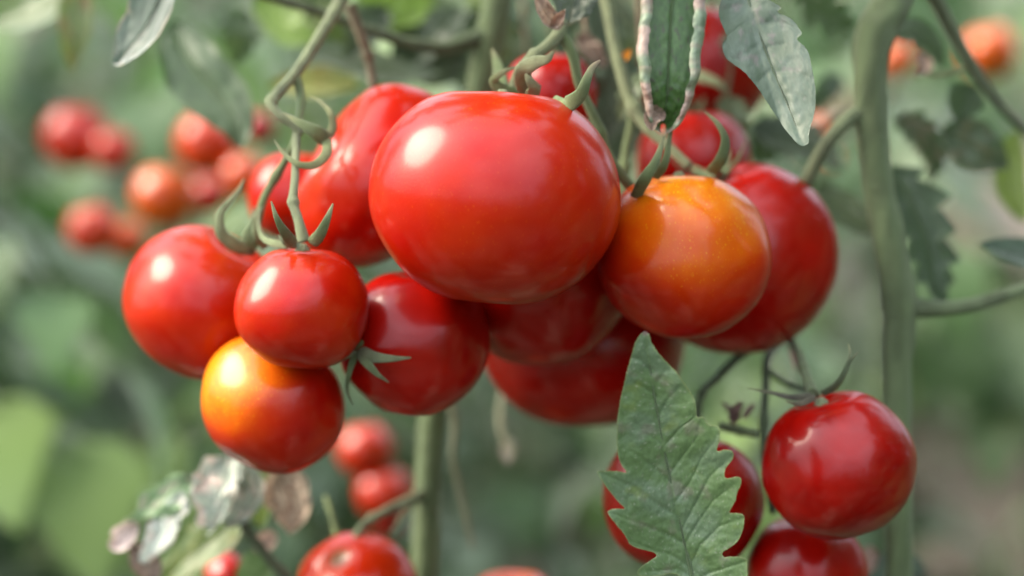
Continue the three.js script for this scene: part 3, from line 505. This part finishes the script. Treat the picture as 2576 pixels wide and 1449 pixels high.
blade(plantB, [[1010, -120, 230], [995, -40, 225], [975, 20, 220], [955, 70, 220]], 105, { hint: new V3(0.2, 0.2, 0.9), color: [0.16, 0.29, 0.02], round: 0.9 }, 'bright yellow green leaf lit from behind');
blade(plantB, [[660, -20, 240], [700, 40, 235], [740, 80, 230], [800, 100, 228]], 58, { hint: new V3(0.1, 0.3, 0.9), color: [0.15, 0.27, 0.02] }, 'bright yellow green leaf behind the branch');
blade(plantB, [[900, 215, 230], [820, 205, 235], [740, 210, 240], [680, 220, 245]], 42, { hint: new V3(0.1, 0.5, 0.9), color: [0.18, 0.22, 0.02], blotch: [0.26, 0.20, 0.02], blotchAmt: 0.7 }, 'yellowing leaf behind the truss stem');
blade(plantB, [[1010, 60, 240], [1060, 120, 240], [1110, 160, 240], [1180, 150, 240]], 90, { hint: new V3(0.1, 0.5, 0.8), color: [0.03, 0.06, 0.02] }, 'deep green leaf between branch and stalk');
blade(plantB, [[760, 120, 215], [880, 150, 215], [1000, 185, 212], [1120, 190, 210]], 55, { hint: new V3(-0.1, 0.8, 0.5), color: [0.05, 0.09, 0.035] }, 'dark green leaf under the branch');
blade(plantB, [[1180, 20, 260], [1230, 160, 270], [1260, 300, 280]], 120, { hint: new V3(0.1, 0.3, 0.9), color: [0.06, 0.10, 0.05] });
blade(plantB, [[1480, -40, 200], [1500, 80, 200], [1520, 230, 205], [1525, 360, 210]], 110, { hint: new V3(-0.1, 0.3, 0.9), color: [0.045, 0.08, 0.04] }, 'dark leaf behind the centre truss');
blade(plantB, [[1640, 60, 230], [1600, 200, 235], [1560, 330, 240], [1540, 450, 240]], 90, { hint: new V3(0.1, 0.3, 0.9), color: [0.055, 0.09, 0.045] }, 'dark leaf behind the centre truss');
blade(plantA, [[2000, -40, 190], [2060, 20, 190], [2110, 50, 192], [2150, 70, 195]], 62, { teeth: 0.5, nteeth: 4, hint: new V3(0.1, 0.4, 0.9), color: [0.05, 0.105, 0.022] }, 'lobed dark green leaf at the top beside the thick stalk');
blade(plantA, [[1890, 320, 205], [1980, 340, 200], [2060, 380, 195], [2120, 430, 190]], 62, { teeth: 0.3, hint: new V3(0, 0.6, 0.8), color: [0.045, 0.08, 0.035] }, 'dark green leaf above the shaded red tomato');
blade(plantA, [[2060, 470, 175], [2110, 520, 170], [2160, 560, 165], [2215, 600, 160]], 46, { hint: new V3(0, 0.5, 0.8), color: [0.05, 0.09, 0.022] }, 'dark olive leaf crossing to the thick stalk');
blade(plantA, [[2230, 420, 150], [2290, 500, 148], [2335, 610, 146], [2352, 700, 145], [2370, 770, 146]], 78, { teeth: 0.42, nteeth: 6, hint: new V3(0.3, 0.2, 0.9), color: [0.038, 0.08, 0.026], round: 0.7 }, 'dark toothed leaf hanging behind the thick stalk');
blade(plantA, [[2372, 320, 165], [2420, 350, 165], [2480, 385, 165], [2534, 420, 168]], 66, { hint: new V3(0, 0.35, 0.9), color: [0.045, 0.085, 0.028], round: 0.85, blotch: [0.15, 0.08, 0.02], blotchAmt: 0.3 }, 'rounded dark leaf below the thin side branch');
blade(plantA, [[2450, 215, 160], [2425, 255, 160], [2405, 310, 162]], 50, { hint: new V3(0.2, 0.3, 0.9), color: [0.045, 0.085, 0.03] }, 'small dark leaflet on the thin side branch');
blade(plantA, [[2576, 560, 200], [2540, 470, 205], [2545, 380, 210], [2560, 330, 215]], 46, { hint: new V3(0.2, 0.3, 0.9), color: [0.17, 0.25, 0.03] }, 'small yellow green leaf at the picture edge');
blade(plantA, [[2650, 640, 130], [2590, 640, 126], [2530, 632, 122], [2462, 616, 120]], 48, { hint: new V3(0, 0.75, 0.65), color: [0.06, 0.11, 0.065] }, 'pointed grey green leaf reaching in from the edge');
blade(plantA, [[2255, 100, 150], [2290, 80, 152], [2340, 110, 155], [2370, 170, 158]], 40, { hint: new V3(0, 0.5, 0.8), color: [0.055, 0.10, 0.035] }, 'small green leaf beside the bend of the stalk');
blade(plantA, [[2310, 140, 136], [2325, 170, 134], [2300, 190, 134]], 26, { curl: 1.4, color: [0.3, 0.22, 0.17], wave: 0.3 }, 'shrivelled pinkish bract', M.dry);
blade(plantA, [[2250, 300, 180], [2310, 330, 182], [2350, 390, 185], [2340, 460, 188]], 46, { hint: new V3(0, 0.4, 0.9), teeth: 0.3, color: [0.05, 0.09, 0.03], blotch: [0.2, 0.14, 0.1], blotchAmt: 0.6 }, 'blotched green leaf behind the thick stalk');

// hanging stems, dry flowers and bits among the fruit
stemPart(plantB, 'leaf_stalk', [[1300, 860, 230], [1268, 980, 225], [1262, 1080, 220], [1294, 1150, 216]], [22, 20, 17, 12], { color: [0.24, 0.25, 0.16] });
stemPart(plantB, 'leaf_stalk', [[1120, 960, 175], [1145, 1060, 180], [1140, 1150, 185], [1165, 1260, 190], [1190, 1380, 195]], [20, 17, 14, 12, 8], { color: [0.22, 0.22, 0.13] });
stemPart(plantB, 'truss_stalk', [[1078, 1235, 168], [1030, 1256, 155], [960, 1290, 140], [905, 1330, 128], [888, 1372, 124]], [30, 24, 22, 20, 22], { color: PALE });
stemPart(plantB, 'truss_stalk', [[1050, 1248, 162], [1018, 1300, 150], [985, 1345, 138]], [20, 18, 14], { color: PALE });
stemPart(plantB, 'leaf_stalk', [[818, 1250, 150], [834, 1300, 140], [846, 1350, 132]], [10, 14, 18], { color: [0.17, 0.22, 0.07] });
blade(plantA, [[1846, 1060, 94], [1850, 1032, 90], [1868, 1008, 90]], 20, { curl: 1.3, color: [0.16, 0.10, 0.08], wave: 0.4 }, 'brown withered flower on the low truss', M.dry);
blade(plantA, [[1870, 1055, 92], [1884, 1030, 90], [1902, 1014, 90]], 12, { curl: 1.3, color: [0.15, 0.10, 0.08], wave: 0.4 }, 'brown withered flower on the low truss', M.dry);
blade(plantA, [[1846, 1050, 92], [1832, 1026, 90], [1814, 1012, 90]], 10, { curl: 1.2, color: [0.14, 0.10, 0.08], wave: 0.4 }, 'brown withered flower on the low truss', M.dry);
blade(plantA, [[1990, 850, 130], [1996, 890, 128], [2000, 935, 128]], 12, { curl: 1.0, color: [0.34, 0.20, 0.17], wave: 0.3 }, 'pinkish dry shred hanging under the red tomato', M.dry);
blade(plantB, [[1566, 150, 92], [1576, 138, 90], [1586, 124, 90]], 11, { curl: 0.8, color: [0.7, 0.28, 0.02], wave: 0.2 }, 'tiny orange petal on the truss', M.dry);
blade(plantB, [[1455, 90, 130], [1490, 130, 128], [1525, 170, 130]], 30, { curl: 0.9, color: [0.20, 0.15, 0.11], wave: 0.4 }, 'dry brown leaf scrap behind the centre truss', M.dry);
blade(plantB, [[1290, 1110, 220], [1275, 1135, 218], [1280, 1165, 218]], 22, { curl: 1.1, color: [0.55, 0.5, 0.42], wave: 0.3 }, 'whitish dry scrap below the cluster', M.dry);
blade(plantA, [[2150, 1440, 150], [2190, 1400, 150], [2210, 1395, 150]], 34, { curl: 0.9, color: [0.38, 0.27, 0.22], wave: 0.4 }, 'dry pinkish leaf scrap at the lower edge', M.dry);
blade(plantA, [[2200, 1500, 150], [2260, 1430, 150], [2330, 1440, 152]], 54, { hint: new V3(0, 0.6, 0.8), color: [0.06, 0.10, 0.06] }, 'blurred dark leaf at the foot of the thick stalk');

// the withered plant at the lower corner
const plantC = thing('tomato_plant', 'low tomato plant with withered, whitish crumpled leaves under the yellow orange tomato', 'tomato plant', groundUnder(760, 1600, 150));
{
  const b = groundUnder(760, 1600, 150);
  mesh('main_stem', local(limb([b, b.clone().lerp(W(740, 1500, 135), 0.6), W(740, 1500, 135), W(672, 1400, 128), W(612, 1320, 122), W(590, 1270, 120)], [0.006, 0.005, 0.0026, 0.0021, 0.0019, 0.0012], { color: DARK, seg: 60 }), plantC), M.stem, plantC);
  const cr = (pts, w, o, l) => blade(plantC, pts, w * 1.25, { nu: 60, nv: 14, wave: 0.42, ...o }, l, M.dry);
  cr([[575, 1160, 118], [560, 1210, 112], [545, 1260, 110], [545, 1325, 114]], 62, { hint: new V3(-0.3, 0.5, 0.8), curl: 0.9, color: [0.36, 0.42, 0.35], blotch: [0.62, 0.5, 0.44], blotchAmt: 0.9 }, 'crumpled leaf, whitish with pink dry patches');
  cr([[600, 1180, 122], [615, 1230, 118], [600, 1280, 116], [570, 1320, 118]], 44, { hint: new V3(0.2, 0.5, 0.8), curl: 0.7, color: [0.34, 0.41, 0.33], blotch: [0.6, 0.5, 0.44], blotchAmt: 0.7 });
  cr([[470, 1245, 120], [440, 1300, 116], [410, 1360, 114], [372, 1420, 116]], 44, { hint: new V3(-0.5, 0.6, 0.6), curl: 0.8, color: [0.42, 0.48, 0.42], blotch: [0.6, 0.5, 0.46], blotchAmt: 0.6 }, 'narrow silvery leaf bent downwards');
  cr([[540, 1245, 124], [470, 1250, 122], [400, 1275, 122], [330, 1330, 124]], 50, { hint: new V3(-0.3, 0.8, 0.5), curl: 0.7, color: [0.16, 0.26, 0.13], blotch: [0.45, 0.37, 0.32], blotchAmt: 0.6 });
  cr([[345, 1320, 122], [310, 1350, 120], [290, 1365, 120], [276, 1362, 120]], 32, { curl: 1.3, color: [0.62, 0.52, 0.47] }, 'rolled pinkish white leaf tip');
  cr([[330, 1370, 124], [360, 1400, 124], [380, 1440, 126], [370, 1480, 128]], 34, { curl: 1.0, color: [0.26, 0.20, 0.16], blotch: [0.14, 0.08, 0.06], blotchAmt: 0.8 }, 'brown shrivelled leaf');
  cr([[700, 1180, 140], [720, 1230, 138], [735, 1280, 138], [730, 1335, 140]], 54, { curl: 0.9, color: [0.42, 0.34, 0.25], blotch: [0.24, 0.15, 0.10], blotchAmt: 0.7 }, 'brown crumpled leaf hanging below the yellow orange tomato');
  cr([[690, 1340, 142], [660, 1370, 140], [640, 1380, 140]], 26, { curl: 1.2, color: [0.45, 0.34, 0.27] });
  blade(plantC, [[600, 1290, 150], [540, 1340, 146], [470, 1400, 146], [400, 1480, 150]], 72, { hint: new V3(-0.1, 0.7, 0.7), color: [0.09, 0.16, 0.025], blotch: [0.2, 0.2, 0.03], blotchAmt: 0.6 }, 'green leaf turning yellow below the crumpled ones');
  blade(plantC, [[655, 1180, 150], [650, 1260, 148], [660, 1330, 148]], 36, { color: [0.14, 0.22, 0.025] }, 'yellow green young leaf');
  blade(plantC, [[680, 1420, 150], [640, 1450, 150], [600, 1490, 152]], 60, { hint: new V3(0, 0.7, 0.7), color: [0.08, 0.17, 0.03] });
  blade(plantC, [[500, 1440, 160], [440, 1470, 160], [380, 1500, 162]], 60, { hint: new V3(0, 0.8, 0.6), color: [0.10, 0.18, 0.03] });
}
tomato('red tomato sliver under the withered leaves at the lower edge', 575, 1450, 200, 62, { axis: [0.6, 0.6, 0], k: 0.9, ripe: 0.7, far: true, seg: 48 });

// ------------------------------------------------------------------ background plants
function leafletGeo() {                                            // 20-triangle toothed leaflet, length 1 along +z, slightly folded
  const pos = [], idx = [], n = 6;
  for (let i = 0; i <= n; i++) {
    const u = i / n, w = [0.04, 0.26, 0.36, 0.33, 0.25, 0.13, 0.005][i] * (i % 2 ? 1.12 : 0.94), z = u, y = -0.35 * u * u;
    pos.push(-w, y + w * 0.25, z - 0.05, 0, y, z, w, y + w * 0.25, z - 0.05);
  }
  for (let i = 0; i < n; i++) for (let k = 0; k < 2; k++) { const a = i * 3 + k, b = a + 1, c = a + 3, d = a + 4; idx.push(a, c, b, b, c, d); }
  return [pos, idx];
}
const [LP, LI] = leafletGeo();
function foliageGeo(list) {                                        // list: {m: Matrix4, c: [r,g,b]}
  const pos = new Float32Array(list.length * LP.length), col = new Float32Array(list.length * LP.length), idx = new Uint32Array(list.length * LI.length), v = new V3();
  list.forEach(({ m, c }, k) => {
    for (let i = 0; i < LP.length; i += 3) {
      v.set(LP[i], LP[i + 1], LP[i + 2]).applyMatrix4(m); pos.set([v.x, v.y, v.z], k * LP.length + i); col.set(c, k * LP.length + i);
    }
    for (let i = 0; i < LI.length; i++) idx[k * LI.length + i] = LI[i] + k * LP.length / 3;
  });
  const g = new THREE.BufferGeometry(); g.setAttribute('position', new THREE.BufferAttribute(pos, 3)); g.setAttribute('color', new THREE.BufferAttribute(col, 3)); g.setIndex(new THREE.BufferAttribute(idx, 1)); g.computeVertexNormals(); return g;
}
const LEAFC = [[0.068, 0.16, 0.032], [0.10, 0.21, 0.038], [0.07, 0.145, 0.05], [0.15, 0.25, 0.05], [0.12, 0.195, 0.085], [0.045, 0.115, 0.02], [0.14, 0.20, 0.11]];
let palette = LEAFC;
function compoundLeaf(list, stems, at, az, len, lift) {
  const dir = new V3(Math.cos(az), 0, Math.sin(az)), pts = [];
  for (let i = 0; i <= 4; i++) { const u = i / 4; pts.push(at.clone().addScaledVector(dir, len * u).add(new V3(0, len * (lift * u - (0.55 + lift * 0.6) * u * u), 0))); }
  stems.push(limb(pts, [len * 0.016, len * 0.012, len * 0.006], { radial: 4, seg: 6, color: [0.11, 0.16, 0.07], rough: 0 }));
  const base = palette[Math.floor(rnd() * palette.length)], dry = rnd() < 0.10 ? [0.3, 0.24, 0.16] : null;
  const put = (p, out, size) => {
    const x = new V3(rr(-0.3, 0.3), 1, rr(-0.3, 0.3)).normalize(), z = out.clone().normalize(), s = new V3().crossVectors(x, z).normalize(), y = new V3().crossVectors(z, s);
    const m = new THREE.Matrix4().makeBasis(s.multiplyScalar(size * rr(0.9, 1.25)), y.multiplyScalar(size), z.multiplyScalar(size)).setPosition(p);
    const q = rr(0.75, 1.3); list.push({ m, c: (dry ?? base).map((v) => v * q) });
  };
  const curve = new THREE.CatmullRomCurve3(pts), perp = new V3(-dir.z, 0, dir.x);
  for (let k = 0; k < 3; k++) for (const sd of [-1, 1]) { const u = 0.32 + k * 0.22, p = curve.getPoint(u); put(p, curve.getTangent(u).multiplyScalar(0.7).addScaledVector(perp, sd).add(new V3(0, rr(-0.5, 0.05), 0)), len * rr(0.26, 0.4)); }
  put(pts[4], curve.getTangent(1).add(new V3(0, -0.2, 0)), len * 0.42);
}
function plantGeos(h, n, spread, low = 0.06) {
  const list = [], stems = [], lean = rr(-0.06, 0.06), lean2 = rr(-0.06, 0.06);
  const pts = []; for (let i = 0; i <= 5; i++) { const u = i / 5; pts.push(new V3(lean * u * u + 0.015 * Math.sin(u * 9 + lean * 40), h * u, lean2 * u * u + 0.015 * Math.cos(u * 8))); }
  const stem = limb(pts, [0.009, 0.0085, 0.008, 0.007, 0.005, 0.003], { color: [0.13, 0.18, 0.085], radial: 8, seg: 24 });
  const curve = new THREE.CatmullRomCurve3(pts);
  for (let i = 0; i < n; i++) { const u = low + (1 - low) * (i + rnd()) / n; compoundLeaf(list, stems, curve.getPoint(u), rnd() * 6.283, spread * rr(0.7, 1.2) * (1 - 0.35 * u), rr(0.1, 0.7)); }
  return { stem, foliage: foliageGeo(list), rachis: mergeGeometries(stems) };
}
const kinds = [plantGeos(1.0, 34, 0.30), plantGeos(1.15, 40, 0.33), plantGeos(0.8, 30, 0.30), plantGeos(0.6, 26, 0.28)];
kinds.push(null);
palette = [[0.035, 0.07, 0.02], [0.045, 0.08, 0.03], [0.03, 0.06, 0.025]];   // added undergrowth, leaves darkened to cut bounce light on the fruit undersides
kinds[4] = plantGeos(0.42, 44, 0.24, 0.02);
palette = LEAFC.slice(0, 3);
kinds[6] = plantGeos(1.75, 80, 0.34, 0.2);   // tall staked plants of the same row
palette = LEAFC;
kinds[5] = (plantGeos(0.72, 44, 0.21, 0.03));
function bgPlant(kind, x, z, turn, scale, label, group) {
  const k = kinds[kind], t = thing('tomato_plant', label, 'tomato plant', new V3(x, -0.02, z), group);
  t.rotation.y = turn; t.scale.setScalar(scale);
  mesh('main_stem', k.stem, M.stem, t); mesh('leaf_stalks', k.rachis, M.stem, t).userData.kind = 'stuff'; mesh('foliage', k.foliage, M.leaf, t).userData.kind = 'stuff';
  return t;
}
// the crowns of the two foreground plants, above the picture
function crown(plant, pts, n, spread) {
  const list = [], stems = [], curve = new THREE.CatmullRomCurve3(pts);
  for (let i = 0; i < n; i++) compoundLeaf(list, stems, curve.getPoint((i + rnd()) / n), rnd() * 6.283, spread * rr(0.7, 1.2), rr(0.45, 0.9));
  mesh('leaf_stalks', local(mergeGeometries(stems), plant), M.stem, plant).userData.kind = 'stuff';
  mesh('foliage', local(foliageGeo(list), plant), M.leaf, plant).userData.kind = 'stuff';
}
crown(plantB, [W(1240, -1250, 185), W(1250, -1450, 190), W(1300, -1900, 200), W(1300, -2600, 210)], 20, 0.18);
crown(plantA, [W(2290, -1250, 120), W(2300, -1400, 120), W(2250, -2000, 130), W(2250, -2600, 140)], 20, 0.18);
const ROW = 'blurred tomato plants in the rows behind', ROWL = 'leafy tomato plant blurred in the rows behind the fruit';
// nearest plants behind the cluster
for (const [x, z, k, sc] of [[-0.42, -0.62, 2, 0.95], [-0.62, -0.85, 0, 0.8], [-0.15, -0.95, 2, 0.85], [-0.85, -0.75, 1, 0.8], [0.30, -1.15, 3, 1.0], [0.62, -0.95, 3, 1.1], [-0.3, -1.4, 1, 0.75], [0.05, -1.5, 0, 0.7]]) bgPlant(k, x, z, rnd() * 6.28, sc, ROWL, ROW);
for (const [x, z, sc] of [[-0.36, -0.62, 0.72], [-0.66, -0.7, 0.8], [-0.12, -0.7, 0.75], [0.16, -0.75, 0.7], [0.46, -0.72, 0.72], [0.72, -0.6, 0.78]]) bgPlant(5, x, z, rnd() * 6.28, sc, 'small leaved tomato plant blurred close behind the fruit', 'blurred plants close behind the fruit');
for (let r = 0; r < 5; r++) for (let i = 0; i < 7; i++) {
  const z = -2.0 - r * 0.95, x = (i - 3) * 0.42 * (1 + r * 0.28) + rr(-0.12, 0.12);
  bgPlant(Math.floor(rnd() * 4), x, z + rr(-0.2, 0.2), rnd() * 6.28, rr(0.85, 1.2), ROWL, ROW);
}
for (const [x, z, sc] of [[-0.6, 0.1, 1.05], [-0.4, 0.26, 1], [-0.22, 0.12, 1.02], [-0.05, 0.28, 1.04], [0.1, 0.1, 1], [0.26, 0.27, 1.05], [0.42, 0.1, 1.1], [0.58, 0.28, 1.1], [-0.12, -0.08, 0.95], [0.2, -0.1, 0.9], [-0.35, -0.08, 0.95], [-0.75, 0.35, 1.05], [0.42, -0.15, 0.9]]) bgPlant(4, x, z, rnd() * 6.28, sc, 'unseen dark leafy tomato plant added below the view to darken the fruit from underneath', 'added dark plants under the fruit');  // low plants out of view, added to keep light off the undersides
// neighbours along the row and the facing row behind the viewer, mirrored in the fruit
const OUT = 'leafy tomato plant standing outside the view', OUTG = 'tomato plants around the viewer';
for (const [x, z, k, sc] of [[0.66, 0.0, 6, 1.0], [0.85, 0.4, 6, 0.95], [1.15, -0.3, 6, 1.0], [1.25, 0.35, 6, 1.05], [1.3, 0.9, 6, 0.9], [-1.0, -1.5, 6, 0.8], [-1.15, 0.25, 3, 1.2], [-1.2, 0.7, 3, 1.2], [-1.7, -1.2, 6, 0.9], [-1.6, 1.3, 2, 1.05], [-1.2, 1.9, 0, 0.95], [-0.9, 2.1, 2, 1.1], [-0.5, 2.0, 0, 0.95], [-0.15, 2.2, 2, 1.2], [0.2, 2.0, 0, 0.9], [0.55, 2.15, 1, 0.95], [0.9, 1.9, 1, 1.05], [1.3, 1.5, 6, 0.85]]) bgPlant(k, x, z, rnd() * 6.28, sc, OUT, OUTG);
{
  // low weeds covering the soil
  const g = foliageGeo([{ m: new THREE.Matrix4(), c: [1, 1, 1] }]), n = 14000, im = new THREE.InstancedMesh(g, M.leaf, n), m = new THREE.Matrix4(), q = new THREE.Quaternion(), e = new THREE.Euler(), c = new THREE.Color();
  for (let i = 0; i < n; i++) {
    const z = 2.6 - 9.5 * Math.pow(rnd(), 0.8), x = rr(-3.2, 3.2), dens = fbm(x * 1.1, 5, z * 1.1, 3), s = rr(0.05, 0.12) * (1 + dens);
    const path = z > 0.75 && z < 1.7 ? 0.25 : 1;
    e.set(rr(-1.2, 0.3), rnd() * 6.283, rr(-0.4, 0.4), 'YXZ'); q.setFromEuler(e);
    m.compose(new V3(x, rr(-0.02, 0.09) * path + dens * 0.06 * path, z), q, new V3(s, s, s).multiplyScalar(dens < -0.12 ? 0.35 : path)); im.setMatrixAt(i, m);
    const b = LEAFC[Math.floor(rnd() * LEAFC.length)], v = rr(0.7, 1.25); im.setColorAt(i, rnd() < 0.07 ? c.setRGB(0.3, 0.24, 0.16) : c.setRGB(b[0] * v, b[1] * v, b[2] * v));
  }
  im.name = 'ground_cover'; im.castShadow = im.receiveShadow = true; im.userData = { kind: 'stuff', label: 'low green weeds covering the soil between the rows', category: 'weeds' }; scene.add(im);
}

// background tomatoes
function far(label, x, y, d, r, ripe, o = {}) { return tomato(label, x, y, d, r, { far: true, seg: 40, ripe, k: 0.98, axis: [rr(-0.3, 0.3), 1, rr(-0.1, 0.4)], star: 0.45, ...o }); }
far('blurred red tomato above another, behind the lower stalk', 918, 1132, 430, 72, 0.6);
far('blurred red tomato touching the lower stalk', 966, 1240, 430, 72, 0.6);
far('blurred dark red tomato lowest beside the lower stalk', 972, 1310, 440, 42, 0.8);
far('blurred pale red tomato next to the drooping dark leaf', 522, 358, 520, 80, 0.48);
far('blurred orange tomato with a pale glint, middle of the far cluster', 412, 495, 520, 82, 0.36);
far('blurred small red tomato, lowest of the far cluster', 232, 576, 540, 66, 0.5);
far('blurred pinkish tomato, highest and outermost of the far cluster', 192, 345, 640, 84, 0.66);
far('blurred brown red tomato beside the outermost pinkish one', 284, 378, 620, 56, 0.62);
far('blurred dark red tomato behind the tip of the drooping leaf', 650, 322, 470, 42, 0.85);
far('blurred small red tomato between far orange ones', 522, 492, 570, 52, 0.6);
far('blurred orange tomato just behind the truss stems', 614, 442, 500, 58, 0.42);
far('blurred orange brown tomato low in the far cluster', 318, 602, 580, 52, 0.38);
far('blurred orange tomato beyond the thin side branch', 2492, 130, 640, 70, 0.32);
far('blurred orange tomato beside the bend of the thick stalk', 2256, 148, 600, 48, 0.3);
far('blurred orange tomato below the tip of the grey green leaf', 2062, 325, 500, 34, 0.4);
far('blurred small orange tomato above the red one', 2095, 400, 480, 24, 0.4);

renderer.render(scene, camera);
